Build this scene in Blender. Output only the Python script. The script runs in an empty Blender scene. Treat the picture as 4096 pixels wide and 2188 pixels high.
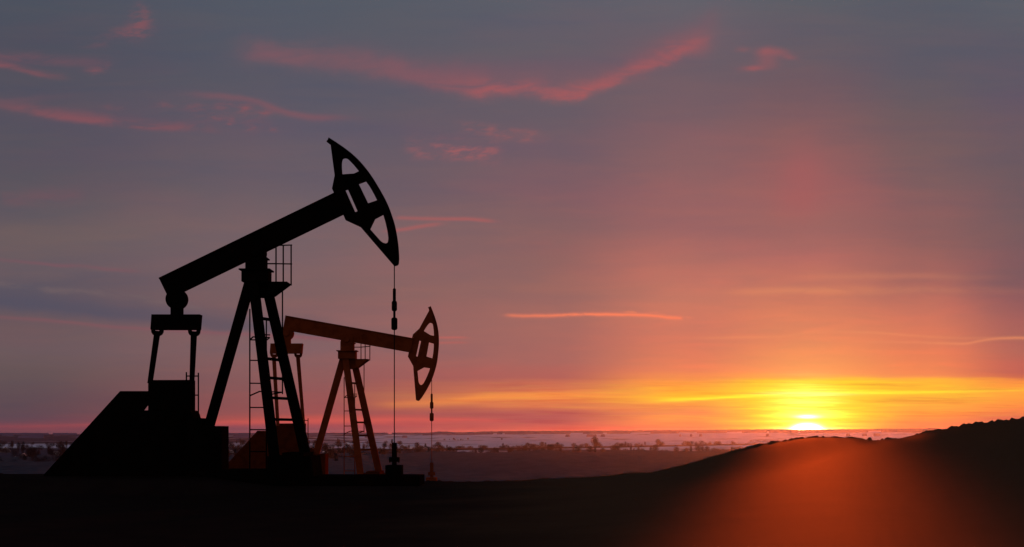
import bpy, bmesh, math, random
import numpy as np
from mathutils import Vector, Matrix, noise

random.seed(7)
scene = bpy.context.scene
COL = scene.collection
R = math.radians

# ------------------------------------------------------------------ camera
H = 1.65                       # eye height above the near ground
FPX = 5626.8                   # focal length in pixels of the 4096 px photograph
HZ = 1732.0                    # eye-level row
cam_d = bpy.data.cameras.new('camera')
cam = bpy.data.objects.new('camera', cam_d)
COL.objects.link(cam)
cam.location = (0, 0, H)
cam.rotation_euler = (R(90), 0, 0)
cam_d.sensor_width = 36
cam_d.lens = 18 / math.tan(R(20))
cam_d.shift_y = (HZ - 1094) / 4096
cam_d.clip_start = 0.1
cam_d.clip_end = 80000
scene.camera = cam

scene.render.engine = 'CYCLES'
scene.cycles.use_denoising = True
scene.cycles.max_bounces = 5
scene.cycles.diffuse_bounces = 2
scene.cycles.glossy_bounces = 2
scene.cycles.volume_bounces = 0
scene.cycles.transparent_max_bounces = 8
scene.view_settings.view_transform = 'Standard'
scene.view_settings.look = 'None'
scene.view_settings.gamma = 1
scene.view_settings.exposure = 0

# ------------------------------------------------------------------ sun
SUN_AZ = math.atan((3228 - 2048) / FPX)
SUN_EL = R(2.7)
sdir = Vector((math.sin(SUN_AZ) * math.cos(SUN_EL), math.cos(SUN_AZ) * math.cos(SUN_EL), math.sin(SUN_EL)))
ld = bpy.data.lights.new('sun', 'SUN')
ld.energy = 5.0
ld.angle = R(0.53)
ld.color = (1.0, 0.14, 0.028)
sun = bpy.data.objects.new('sun', ld)
sun.rotation_euler = sdir.to_track_quat('Z', 'Y').to_euler()
COL.objects.link(sun)

# ------------------------------------------------------------------ node helpers
def lin(c):
    c = c / 255.0
    return c / 12.92 if c <= 0.04045 else ((c + 0.055) / 1.055) ** 2.4

def L3(t):
    return (lin(t[0]), lin(t[1]), lin(t[2]), 1)

class NT:
    def __init__(s, nt):
        s.nt = nt
    def new(s, k, **kw):
        n = s.nt.nodes.new(k)
        for a, b in kw.items():
            setattr(n, a, b)
        return n
    def put(s, sock, v):
        if isinstance(v, bpy.types.NodeSocket):
            s.nt.links.new(v, sock)
        else:
            sock.default_value = v
    def m(s, op, a, b=0.0, c=0.0, clamp=False):
        n = s.new('ShaderNodeMath', operation=op)
        n.use_clamp = clamp
        s.put(n.inputs[0], a); s.put(n.inputs[1], b); s.put(n.inputs[2], c)
        return n.outputs[0]
    def vec(s, x, y, z=0.0):
        n = s.new('ShaderNodeCombineXYZ')
        s.put(n.inputs[0], x); s.put(n.inputs[1], y); s.put(n.inputs[2], z)
        return n.outputs[0]
    def noise(s, v, scale=1.0, detail=4.0, rough=0.55, dist=0.0):
        n = s.new('ShaderNodeTexNoise')
        s.put(n.inputs['Vector'], v); n.inputs['Scale'].default_value = scale
        n.inputs['Detail'].default_value = detail; n.inputs['Roughness'].default_value = rough
        n.inputs['Distortion'].default_value = dist
        return n.outputs['Fac']
    def step(s, v, a, b, lo=0.0, hi=1.0, smooth=True):
        n = s.new('ShaderNodeMapRange')
        n.interpolation_type = 'SMOOTHSTEP' if smooth else 'LINEAR'
        s.put(n.inputs[0], v)
        n.inputs[1].default_value = a; n.inputs[2].default_value = b
        n.inputs[3].default_value = lo; n.inputs[4].default_value = hi
        return n.outputs[0]
    def mix(s, f, a, b, mode='MIX'):
        n = s.new('ShaderNodeMix', data_type='RGBA', blend_type=mode)
        s.put(n.inputs[0], f)
        s.put(n.inputs[6], a if isinstance(a, bpy.types.NodeSocket) else (tuple(a) + (1,))[:4])
        s.put(n.inputs[7], b if isinstance(b, bpy.types.NodeSocket) else (tuple(b) + (1,))[:4])
        return n.outputs[2]
    def ramp(s, v, stops, interp='LINEAR'):
        n = s.new('ShaderNodeValToRGB')
        r = n.color_ramp
        r.interpolation = interp
        while len(r.elements) < len(stops):
            r.elements.new(0.5)
        for e, (p, c) in zip(r.elements, stops):
            e.position = p
        for e, (p, c) in zip(r.elements, stops):
            e.color = c
        s.put(n.inputs[0], v)
        return n.outputs[0]
    def curve(s, v, pts):
        n = s.new('ShaderNodeFloatCurve')
        c = n.mapping.curves[0]
        pts = sorted(pts)
        while len(c.points) < len(pts):
            c.points.new(0.5, 0.5)
        for p, (a, b) in zip(c.points, pts):
            p.location = (a, b); p.handle_type = 'AUTO_CLAMPED'
        n.mapping.update()
        s.put(n.inputs[1], v)
        return n.outputs[0]

# ------------------------------------------------------------------ world: a dusk sky laid out by direction
world = bpy.data.worlds.new("World")
scene.world = world
world.use_nodes = True
wt = world.node_tree
wt.nodes.clear()
W = NT(wt)
tc = W.new('ShaderNodeTexCoord')
sep = W.new('ShaderNodeSeparateXYZ')
wt.links.new(tc.outputs['Generated'], sep.inputs[0])
dx, dy, dz = sep.outputs
dyc = W.m('MAXIMUM', dy, 0.05)
# tangent-plane coordinates of the sky direction, in thousandths of FPX
X = W.m('ADD', W.m('MULTIPLY', W.m('DIVIDE', dx, dyc), FPX / 1000), 2.048)
Y0 = W.m('SUBTRACT', HZ / 1000, W.m('MULTIPLY', W.m('DIVIDE', dz, dyc), FPX / 1000))
P0 = W.vec(X, Y0)
# slow drift of the cloud sheets, and thin horizontal fibres low in the sky
warp = W.noise(W.vec(W.m('MULTIPLY', X, 1.6), W.m('MULTIPLY', Y0, 5.0)), 1.0, 5, 0.55)
warp_f = W.noise(W.vec(W.m('MULTIPLY', X, 1.3), W.m('MULTIPLY', Y0, 26.0), 4.0), 1.0, 5, 0.6)
low = W.step(Y0, 1.1, 1.5)
amp = W.m('ADD', W.m('MULTIPLY', W.m('SUBTRACT', 1.0, low), 0.16), W.m('MULTIPLY', low, 0.03))
Y = W.m('ADD', Y0, W.m('MULTIPLY', W.m('SUBTRACT', warp, 0.5), amp))
Y = W.m('ADD', Y, W.m('MULTIPLY', W.m('SUBTRACT', warp_f, 0.5), W.m('MULTIPLY', low, 0.045)))
Yn = W.m('DIVIDE', Y, 1.8, clamp=True)
cols = [
 (0.0, [(0,(76,82,97)),(180,(78,80,95)),(450,(86,82,96)),(700,(88,84,96)),(850,(96,88,97)),(950,(107,93,97)),(1080,(104,90,98)),
        (1130,(92,85,98)),(1300,(105,88,94)),(1400,(108,90,94)),(1500,(100,84,88)),(1620,(92,74,84)),(1660,(92,72,84)),(1690,(102,69,82)),(1702,(122,68,80)),(1716,(112,66,80)),(1735,(92,64,78))]),
 (1300., [(0,(84,90,104)),(300,(88,88,103)),(500,(95,89,104)),(700,(104,92,104)),(900,(116,98,104)),(1050,(122,98,104)),(1200,(128,98,100)),
        (1400,(133,98,102)),(1480,(138,94,96)),(1560,(142,88,90)),(1620,(148,84,86)),(1655,(156,84,84)),(1672,(178,84,80)),(1692,(178,80,82)),(1712,(135,76,88)),(1735,(112,72,88))]),
 (2200., [(0,(92,94,107)),(400,(102,92,104)),(600,(110,92,104)),(800,(124,94,102)),(1000,(140,100,100)),(1150,(152,104,100)),(1300,(165,106,100)),
        (1450,(170,104,98)),(1515,(178,98,92)),(1560,(218,120,82)),(1582,(236,140,76)),(1615,(218,118,80)),(1650,(180,92,88)),(1685,(178,88,88)),(1705,(200,90,82)),(1735,(200,88,84))]),
 (2750., [(0,(98,97,109)),(250,(106,92,104)),(450,(120,94,103)),(700,(140,98,102)),(900,(158,102,102)),(1100,(182,114,102)),(1200,(196,120,102)),(1350,(214,122,98)),
        (1480,(232,130,92)),(1518,(242,146,80)),(1550,(252,166,64)),(1590,(255,196,48)),(1610,(250,165,70)),(1650,(236,135,86)),(1685,(246,142,78)),(1712,(244,112,84)),(1735,(240,108,84))]),
 (3228., [(0,(92,94,105)),(150,(96,92,104)),(350,(112,90,100)),(550,(135,94,98)),(700,(152,96,98)),(900,(158,102,100)),(1050,(176,108,102)),(1180,(200,120,99)),(1350,(230,137,97)),
        (1490,(250,158,92)),(1506,(252,172,80)),(1524,(255,214,48)),(1570,(255,232,52)),(1590,(255,215,48)),(1640,(255,228,44)),(1690,(255,225,50)),(1735,(255,200,60))]),
 (3700., [(0,(90,92,104)),(250,(94,90,103)),(500,(110,92,98)),(750,(126,94,98)),(950,(140,96,97)),(1100,(160,102,98)),(1250,(196,116,98)),(1400,(224,126,92)),(1485,(236,134,88)),
        (1506,(238,140,86)),(1524,(255,182,60)),(1575,(255,190,56)),(1610,(255,172,66)),(1660,(255,156,70)),(1700,(248,124,78)),(1735,(232,104,80))]),
 (4096., [(0,(92,94,106)),(200,(90,89,104)),(400,(98,88,103)),(700,(108,90,98)),(900,(116,91,97)),(1100,(126,90,96)),(1250,(156,96,95)),(1400,(178,104,93)),(1490,(188,98,86)),
        (1512,(210,112,80)),(1535,(250,150,68)),(1575,(255,165,65)),(1610,(250,152,68)),(1650,(240,130,75)),(1690,(205,98,84)),(1735,(190,90,84))]),
]
base = None
for i, (x, st) in enumerate(cols):
    c = W.ramp(Yn, [(y / 1800, L3(t)) for y, t in st], 'LINEAR')
    if base is None:
        base = c
    else:
        x0 = cols[i - 1][0] / 1000
        f = W.step(X, x0, x / 1000, smooth=(i != 2))
        base = W.mix(f, base, c)
# faint blue-grey and rose mottling of the whole sheet
mot = W.noise(W.vec(W.m('MULTIPLY', X, 1.1), W.m('MULTIPLY', Y0, 4.2), 9.0), 1.0, 6, 0.6)
mot2 = W.noise(W.vec(W.m('MULTIPLY', X, 0.9), W.m('MULTIPLY', Y0, 9.0), 2.0), 1.0, 5, 0.6)
base = W.mix(W.step(mot, 0.42, 0.75, 0, 0.5), base, W.mix(1.0, base, (1.22, 0.98, 1.0), 'MULTIPLY'))
base = W.mix(W.step(mot2, 0.40, 0.72, 0, 0.55), base, W.mix(1.0, base, (0.84, 0.93, 1.04), 'MULTIPLY'))

mot3 = W.noise(W.vec(W.m('ADD', W.m('MULTIPLY', X, 2.2), W.m('MULTIPLY', Y0, 3.0)), W.m('MULTIPLY', Y0, 15.0), 14.0), 1.0, 5, 0.58, 0.8)
base = W.mix(W.step(mot3, 0.40, 0.68, 0, 0.45), base, W.mix(1.0, base, (1.13, 1.04, 0.98), 'MULTIPLY'))
base = W.mix(1.0, base, (1.0, 0.985, 0.94), 'MULTIPLY')

Xn = W.m('DIVIDE', X, 4.096, clamp=True)
Xw = W.m('ADD', X, W.m('MULTIPLY', W.m('SUBTRACT', W.noise(P0, 5.0, 3), 0.5), 0.10))
fib = W.noise(W.vec(W.m('MULTIPLY', X, 4.5), W.m('MULTIPLY', Y0, 16.0), 1.0), 1.0, 6, 0.62, 0.6)
puff = W.noise(W.vec(W.m('ADD', W.m('MULTIPLY', X, 11.0), W.m('MULTIPLY', Y0, 10.0)), W.m('MULTIPLY', Y0, 34.0), 7.0), 1.0, 4, 0.6)
wob = W.m('MULTIPLY', W.m('SUBTRACT', W.noise(W.vec(W.m('MULTIPLY', X, 5.0), W.m('MULTIPLY', Y0, 7.0), 3.0), 1.0, 5, 0.6), 0.5), 1.0)

def streak(base, pts, wu, wd, colour, strength=1.0, wobble=0.03, tex=None, lo=0.35, hi=0.62):
    """pts: (x, y, amplitude) along the cloud; wu / wd soft half widths above and below its spine."""
    cy = W.m('MULTIPLY', W.curve(Xn, [(p[0] / 4096, p[1] / 1800) for p in pts]), 1.8)
    am = W.curve(Xn, [(p[0] / 4096, p[2]) for p in pts])
    d = W.m('SUBTRACT', W.m('ADD', Y0, W.m('MULTIPLY', wob, wobble)), cy)
    up = W.m('DIVIDE', W.m('MAXIMUM', W.m('MULTIPLY', d, -1.0), 0.0), wu / 1000)
    dn = W.m('DIVIDE', W.m('MAXIMUM', d, 0.0), wd / 1000)
    q = W.m('ADD', up, dn)
    e = W.m('EXPONENT', W.m('MULTIPLY', W.m('MULTIPLY', q, q), -1.0))
    f = W.m('MULTIPLY', W.m('MULTIPLY', e, am), strength)
    if tex is not None:
        f = W.m('MULTIPLY', f, W.step(tex, lo, hi, 0.12, 1.0))
    return W.mix(W.m('MINIMUM', f, 1.0), base, L3(colour)[:3])

def blob(base, x, y, rx, ry, colour, strength, tex=None, lo=0.35, hi=0.65):
    a = W.m('DIVIDE', W.m('SUBTRACT', Xw, x / 1000), rx / 1000)
    b = W.m('DIVIDE', W.m('SUBTRACT', W.m('ADD', Y0, W.m('MULTIPLY', wob, 0.05)), y / 1000), ry / 1000)
    e = W.m('EXPONENT', W.m('MULTIPLY', W.m('ADD', W.m('MULTIPLY', a, a), W.m('MULTIPLY', b, b)), -1.0))
    f = W.m('MULTIPLY', e, strength)
    if tex is not None:
        f = W.m('MULTIPLY', f, W.step(tex, lo, hi, 0.1, 1.0))
    return W.mix(f, base, L3(colour)[:3])

rose = (174, 91, 93); dim = (140, 84, 92)
# long curved main cloud
base = streak(base, [(0,150,0),(900,190,.0),(1020,212,.12),(1180,236,.24),(1300,238,.16),(1450,262,.2),(1600,292,.28),(1700,325,.45),(1850,352,.8),
        (2000,362,.95),(2100,362,.95),(2250,380,.95),(2350,372,1),(2420,340,1),(2500,300,1),(2600,258,1),(2690,215,1),(2760,185,.8),(2830,150,.35),(2900,120,0),(4096,100,0)],
        42, 24, rose, 0.92, 0.11, fib, 0.26, 0.66)
base = streak(base, [(0,190,0),(860,190,0),(1000,212,.45),(1180,232,.6),(1300,238,.55),(1450,262,.55),(1600,290,.55),(1800,330,.6),(2000,340,0),(4096,340,0)], 60, 42, (128, 88, 97), 0.9, 0.10, fib, 0.2, 0.6)
base = streak(base, [(0,250,0),(1300,215,0),(1500,250,.35),(1800,300,.55),(2100,300,.5),(2400,290,.45),(2600,230,.5),(2750,160,.5),(2900,60,0.1),(3000,30,0),(4096,30,0)],
        60, 60, (130, 88, 98), 0.8, 0.08)
# left streaks
base = streak(base, [(0,426,.35),(120,445,.7),(200,460,.8),(350,480,.85),(500,498,.85),(600,508,.7),(750,514,.6),(850,520,.3),(950,522,0),(4096,520,0)], 28, 13, (142,83,90), 0.8, 0.03, fib, 0.3, 0.6)
base = streak(base, [(0,262,.9),(60,272,.7),(120,288,.7),(180,302,.5),(260,312,.2),(320,315,0),(4096,310,0)], 16, 11, (142,83,90), 0.75, 0.03, fib, 0.3, 0.6)
base = streak(base, [(0,225,.5),(150,232,.5),(300,245,.4),(430,250,.2),(520,250,0),(4096,250,0)], 22, 22, (130,82,92), 0.8, 0.05, fib)
base = streak(base, [(0,400,.2),(600,375,0),(800,378,.3),(920,386,.5),(1020,405,.5),(1120,440,.6),(1220,462,.6),(1350,470,.3),(1600,480,0),(4096,480,0)], 12, 16, (138,86,94), 0.85, 0.03)
for x, y, rx, ry, s in [(560,90,42,42,.9),(520,132,80,22,.8),(565,42,24,26,.6),(385,172,60,20,.35),(385,282,40,16,.6),(440,262,14,12,.4),
        (785,432,55,22,.6),(890,424,32,16,.85),(975,432,28,16,.9),(1060,448,36,12,.8),(928,486,20,18,.9),(850,468,60,18,.5),(1015,508,12,12,.8),(1090,520,16,16,.5),
        (660,426,40,14,.5),(450,432,32,12,.45),(1000,480,80,50,.25)]:
    base = blob(base, x, y, rx, ry, (146, 85, 91), s * 0.72, puff, .36, .66)
# ribbed cluster right of the horse head
base = streak(base, [(0,600,0),(1580,575,0),(1640,590,.5),(1730,600,.9),(1810,606,1),(1900,612,1),(1990,612,.6),(2060,600,.0),(4096,600,0)], 38, 34, (156,94,98), .95, 0.03, puff, 0.42, 0.66)
base = streak(base, [(0,520,0),(1780,500,0),(1850,508,.5),(1960,526,.8),(2050,538,1),(2130,546,.9),(2190,552,.3),(2230,555,0),(4096,560,0)], 22, 20, (156,94,96), 0.9, 0.03, puff, 0.42, 0.66)
# small cluster upper right
for x, y, rx, ry, s in [(3062,205,34,16,.8),(3105,216,46,14,.6),(3150,232,30,10,.5),(3010,272,44,12,.95),(3060,245,40,30,.5),(2970,195,30,10,.35),(2790,185,50,40,.4)]:
    base = blob(base, x, y, rx, ry, (160, 90, 94), s * 0.75)
# thin streaks
base = streak(base, [(0,860,0),(1540,872,.0),(1600,872,.6),(1750,876,.8),(1880,878,.9),(1960,884,.6),(2060,890,0),(4096,890,0)], 8, 7, (178,94,92), .7, .01)
base = streak(base, [(0,925,0),(1500,925,0),(1600,918,.7),(1680,905,.7),(1760,896,.3),(1850,890,0),(4096,890,0)], 8, 8, (180,94,92), .75, .012)
base = streak(base, [(0,790,.1),(80,800,.5),(200,790,.5),(320,785,.3),(420,780,0),(4096,780,0)], 36, 30, (126,82,92), .7, .05, fib)
base = streak(base, [(0,1040,.4),(120,1050,.6),(250,1064,.7),(330,1066,.4),(430,1078,.6),(560,1082,.2),(620,1084,0),(4096,1080,0)], 8, 7, (128,84,94), .75, .02)
# dark blue bar with a rose lower rim, left
base = streak(base, [(0,1210,1),(300,1238,.95),(600,1268,.85),(800,1290,.8),(1000,1306,.75),(1250,1326,.6),(1450,1340,0),(4096,1340,0)], 58, 34, (82,80,97), .8, .05)
base = streak(base, [(0,1135,.6),(200,1160,.7),(420,1170,.8),(600,1200,.8),(800,1240,.5),(950,1270,0),(4096,1270,0)], 12, 12, (116,98,100), .75, .05, fib, .38, .6)
base = streak(base, [(0,1268,.45),(200,1282,.55),(400,1302,.6),(600,1315,.65),(900,1332,.7),(1100,1343,.9),(1300,1354,1),(1450,1360,.5),(1560,1364,0),(4096,1364,0)], 7, 9, (142,84,92), .6, .01)
base = streak(base, [(0,1351,0),(1500,1351,0),(1700,1350,.7),(1820,1350,.8),(1900,1351,0),(4096,1350,0)], 5, 5, (190,100,92), .8, .004)
base = streak(base, [(0,1371,0),(1500,1371,0),(1700,1371,.7),(1820,1371,.8),(1900,1371,0),(4096,1370,0)], 5, 5, (180,98,92), .8, .004)
# bright contrail-like streak
base = streak(base, [(0,1262,0),(1980,1262,0),(2040,1262,.55),(2200,1263,.8),(2320,1258,.95),(2420,1257,1),(2520,1258,1),(2620,1264,1),(2690,1270,1),(2722,1273,.9),(2738,1274,0),(4096,1274,0)], 7, 7, (248,128,92), .95, .02, fib, .2, .45)
base = streak(base, [(0,1250,0),(2480,1246,0),(2530,1247,.7),(2570,1252,.3),(2610,1252,.7),(2680,1262,.7),(2760,1269,.5),(2790,1270,0),(4096,1270,0)], 5, 5, (244,132,96), .7, .03, puff, .45, .6)
# faint pillar of rose above the sun
base = blob(base, 3212, 690, 70, 110, (172, 92, 94), .28)
base = blob(base, 3195, 800, 90, 70, (172, 92, 92), .32)
base = streak(base, [(0,1165,0),(2700,1170,0),(2950,1168,.4),(3250,1162,.8),(3500,1163,.5),(3750,1160,.3),(4096,1165,.1)], 16, 14, (226,142,98), .55, .012, fib, .3, .6)
base = streak(base, [(0,1120,0),(3000,1120,0),(3300,1110,.5),(3600,1104,.6),(3900,1110,.2),(4096,1110,0)], 14, 12, (212,134,100), .4, .012)
base = streak(base, [(0,1352,0),(2700,1352,0),(2950,1350,.5),(3100,1348,.3),(3300,1325,.2),(3500,1332,.5),(3700,1345,.4),(3900,1352,.3),(4096,1350,.5)], 6, 6, (238,150,100), .55, .012)
base = streak(base, [(0,1372,0),(3300,1368,.0),(3500,1368,.4),(3700,1370,.6),(3860,1374,.9),(3920,1364,.9),(4000,1354,.8),(4096,1352,.8)], 6, 6, (232,142,98), .6, .008)
# luminous bands low over the horizon
base = streak(base, [(0,1620,0),(1300,1618,.0),(1600,1614,.45),(1800,1604,.7),(1950,1590,.9),(2200,1581,.9),(2500,1574,.8),(2750,1580,0),(4096,1560,0)], 15, 20, (246,146,72), .85, .012, warp_f, .3, .5)
base = streak(base, [(0,1650,0),(1800,1626,.0),(2000,1622,.55),(2250,1628,.6),(2500,1634,.7),(2750,1640,.3),(3000,1640,0),(4096,1640,0)], 9, 12, (240,140,76), .6, .012, warp_f, .3, .5)
base = streak(base, [(0,1700,.05),(500,1694,.25),(1300,1682,.65),(1500,1678,.8),(1800,1680,.85),(2000,1682,.6),(2200,1686,0),(4096,1690,0)], 9, 12, (214,92,82), .7, .012, warp_f, .3, .5)
base = streak(base, [(0,1600,0),(2500,1606,.0),(2700,1600,.6),(2900,1591,.8),(3100,1580,.95),(3230,1574,1),(3450,1573,.85),(3700,1570,.5),(3900,1565,.35),(4096,1558,.2)], 9, 6, (255,244,60), .9, .006)
base = streak(base, [(0,1650,0),(2400,1668,0),(2650,1668,.7),(2900,1674,.8),(3050,1680,0),(4096,1680,0)], 8, 8, (255,168,74), .6, .01, warp_f, .35, .5)

# darker and lighter fibres through the luminous band
fa = W.noise(W.vec(W.m('MULTIPLY', X, 2.3), W.m('MULTIPLY', Y0, 62.0), 21.0), 1.0, 6, 0.62, 0.3)
fb = W.noise(W.vec(W.m('MULTIPLY', X, 5.5), W.m('MULTIPLY', Y0, 120.0), 31.0), 1.0, 4, 0.6, 0.4)
band = W.m('MULTIPLY', W.step(Y0, 1.50, 1.54), W.step(X, 1.2, 2.3))
base = W.mix(W.m('MULTIPLY', band, W.step(fa, 0.45, 0.68, 0, 0.85)), base, W.mix(1.0, base, (0.90, 0.70, 0.80), 'MULTIPLY'))
base = W.mix(W.m('MULTIPLY', band, W.step(fb, 0.50, 0.72, 0, 0.8)), base, W.mix(1.0, base, (1.0, 1.22, 0.9), 'MULTIPLY'))
# the sun behind the fibres: real radiance above 1
fibs = W.noise(W.vec(W.m('MULTIPLY', X, 1.7), W.m('MULTIPLY', Y0, 44.0), 12.0), 1.0, 4, 0.6)
fs = W.step(fibs, 0.34, 0.62, 0.25, 1.0)
def gauss(x, y, rx, ry):
    a = W.m('DIVIDE', W.m('SUBTRACT', X, x / 1000), rx / 1000)
    b = W.m('DIVIDE', W.m('SUBTRACT', Y0, y / 1000), ry / 1000)
    return W.m('EXPONENT', W.m('MULTIPLY', W.m('ADD', W.m('MULTIPLY', a, a), W.m('MULTIPLY', b, b)), -1.0))
glow = [(W.m('MULTIPLY', gauss(3235, 1665, 165, 80), fs), (0.9, 0.55, 0.0)),
        (W.m('MULTIPLY', gauss(3230, 1640, 120, 90), fs), (0.8, 0.55, 0.22)),
        (W.m('MULTIPLY', gauss(3225, 1575, 150, 7), fs), (0.5, 0.5, 0.4)),
        (gauss(3230, 1667, 40, 7), (1.6, 1.5, 1.3)),
        (gauss(3228, 1717, 38, 15), (36.0, 27.0, 11.0)),
        (gauss(3228, 1718, 95, 8), (1.6, 1.5, 0.9))]
for f, c in glow:
    g = W.mix(f, (0, 0, 0), c)
    base = W.mix(1.0, base, g, 'ADD')
# above the picture and behind the viewer: faint physical sky under hand-set colour
sky = W.new('ShaderNodeTexSky', sky_type='NISHITA')
sky.sun_disc = False
sky.sun_elevation = SUN_EL
sky.sun_rotation = SUN_AZ
skc = W.mix(1.0, sky.outputs[0], (0.05, 0.05, 0.05), 'MULTIPLY')
front = W.m('MULTIPLY', W.step(dy, 0.45, 0.8), W.step(dz, 0.42, 0.75, 1, 0))
skc = W.mix(0.85, skc, W.mix(W.step(dy, -0.5, 0.3, 1, 0), (0.060, 0.078, 0.125), (0.27, 0.185, 0.19)))  # pink behind the viewer brightened to light the machines' near faces
col = W.mix(front, skc, base)
col = W.mix(W.step(dz, -0.012, -0.006, 0, 1), (0.02, 0.022, 0.032), col)
bg = W.new('ShaderNodeBackground')
wt.links.new(col, bg.inputs[0])
bg.inputs[1].default_value = 1.0
wo = W.new('ShaderNodeOutputWorld')
wt.links.new(bg.outputs[0], wo.inputs[0])
world.cycles.sampling_method = 'MANUAL'
world.cycles.sample_map_resolution = 2048

# ------------------------------------------------------------------ materials
def mat(name, f):
    m = bpy.data.materials.new(name)
    m.use_nodes = True
    m.node_tree.nodes.clear()
    n = NT(m.node_tree)
    out = n.new('ShaderNodeOutputMaterial')
    f(n, out)
    return m

def principled(n, out, colour, rough, spec=0.5, metal=0.0, bump=None, dist=0.02):
    p = n.new('ShaderNodeBsdfPrincipled')
    n.put(p.inputs['Base Color'], colour)
    n.put(p.inputs['Roughness'], rough)
    p.inputs['Specular IOR Level'].default_value = spec
    p.inputs['Metallic'].default_value = metal
    if bump is not None:
        b = n.new('ShaderNodeBump')
        b.inputs['Distance'].default_value = dist
        n.put(b.inputs['Height'], bump)
        n.nt.links.new(b.outputs[0], p.inputs['Normal'])
    n.nt.links.new(p.outputs[0], out.inputs[0])
    return p

def steel(name, c1, c2, rough=0.7, spec=0.2):
    def f(n, out):
        t = n.new('ShaderNodeTexCoord').outputs['Object']
        a = n.noise(t, 2.5, 6, 0.65)
        col = n.mix(n.step(a, 0.4, 0.68), c1, c2)
        principled(n, out, col, n.step(a, 0.3, 0.7, rough - .1, rough + .15), spec, bump=n.noise(t, 30, 3), dist=0.002)
    return mat(name, f)
M_black = steel('black_oily_steel', (0.0030, 0.0028, 0.0027), (0.0045, 0.0036, 0.003), spec=0.0)
M_red = steel('haze_brown_steel', (0.155, 0.036, 0.012), (0.110, 0.025, 0.008), 0.8, 0.0)  # brown of the haze over the rear machine, painted into its colour
M_red_shaded = steel('shaded_brown_steel', (0.065, 0.014, 0.005), (0.040, 0.009, 0.004), 0.85, 0.0)  # darker copy: shade at the rear machine's foot painted in
M_cable = steel('dark_wire_rope', (0.004, 0.004, 0.004), (0.006, 0.005, 0.005), 0.75, 0.0)

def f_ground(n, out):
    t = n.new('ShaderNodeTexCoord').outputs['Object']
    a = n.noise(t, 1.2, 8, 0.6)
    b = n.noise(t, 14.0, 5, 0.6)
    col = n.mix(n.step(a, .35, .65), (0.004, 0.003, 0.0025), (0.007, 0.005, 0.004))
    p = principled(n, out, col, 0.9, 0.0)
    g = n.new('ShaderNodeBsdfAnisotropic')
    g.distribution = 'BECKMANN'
    # darkness painted in: gloss colour cut on the left, sunlit sheen kept right
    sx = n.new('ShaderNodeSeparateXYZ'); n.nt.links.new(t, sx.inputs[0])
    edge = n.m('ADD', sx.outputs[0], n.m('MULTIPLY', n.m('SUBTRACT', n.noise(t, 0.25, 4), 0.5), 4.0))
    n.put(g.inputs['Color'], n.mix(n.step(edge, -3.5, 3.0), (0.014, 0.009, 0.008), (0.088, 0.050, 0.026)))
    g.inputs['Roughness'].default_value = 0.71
    bu = n.new('ShaderNodeBump'); bu.inputs['Distance'].default_value = 0.004; bu.inputs['Strength'].default_value = 0.5
    n.put(bu.inputs['Height'], b)
    n.nt.links.new(bu.outputs[0], g.inputs['Normal'])
    ad = n.new('ShaderNodeAddShader')
    n.nt.links.new(p.outputs[0], ad.inputs[0]); n.nt.links.new(g.outputs[0], ad.inputs[1])
    n.nt.links.new(ad.outputs[0], out.inputs[0])
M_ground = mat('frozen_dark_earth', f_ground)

def f_plain(n, out):
    t = n.new('ShaderNodeTexCoord').outputs['Object']
    s = n.new('ShaderNodeSeparateXYZ'); n.nt.links.new(t, s.inputs[0])
    x, y, z = s.outputs
    v = n.vec(n.m('MULTIPLY', x, 0.0035), n.m('MULTIPLY', y, 0.0016))
    fields = n.noise(v, 1.0, 5, 0.6)
    v2 = n.vec(n.m('MULTIPLY', x, 0.0011), n.m('MULTIPLY', y, 0.0011), 5.0)
    big = n.noise(v2, 1.0, 3, 0.5)
    # share of bare dark ground: high near (scrub and gardens), low far out on the snow fields
    az = n.m('DIVIDE', x, y)
    near = n.step(n.m('ADD', y, n.m('MULTIPLY', n.m('SUBTRACT', big, .5), 1500.0)), 3300, 4900, 0.15, -0.09)
    left = n.m('MULTIPLY', n.step(az, -0.20, -0.04, 1.0, 0.0), n.m('ADD', n.step(y, 5000, 7000, 0.0, 0.26), n.step(y, 3900, 4800, 0.16, 0.0)))
    f = n.step(n.m('ADD', fields, n.m('ADD', near, left)), 0.46, 0.60)
    snow = n.mix(n.step(n.noise(t, 0.02, 4), .3, .7), (0.36, 0.57, 0.76), (0.28, 0.46, 0.64))
    earth = n.mix(n.step(n.noise(t, 0.05, 4), .3, .7), (0.022, 0.040, 0.070), (0.045, 0.072, 0.12))
    principled(n, out, n.mix(f, snow, earth), 1.0, 0.0)
M_plain = mat('snow_fields_and_scrub', f_plain)

def f_wood(n, out):
    t = n.new('ShaderNodeTexCoord').outputs['Object']
    a = n.noise(t, 0.03, 5, 0.6)
    principled(n, out, n.mix(n.step(a, .35, .65), (0.026, 0.044, 0.068), (0.038, 0.060, 0.088)), 1.0, 0.0)
M_wood = mat('bare_winter_canopy', f_wood)
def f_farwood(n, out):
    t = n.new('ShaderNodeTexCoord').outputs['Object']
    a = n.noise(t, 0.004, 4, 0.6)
    principled(n, out, n.mix(n.step(a, .35, .65), (0.07, 0.10, 0.19), (0.10, 0.13, 0.23)), 1.0, 0.0)  # distance haze put into this paler, bluer colour
M_farwood = mat('far_forest', f_farwood)

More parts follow.
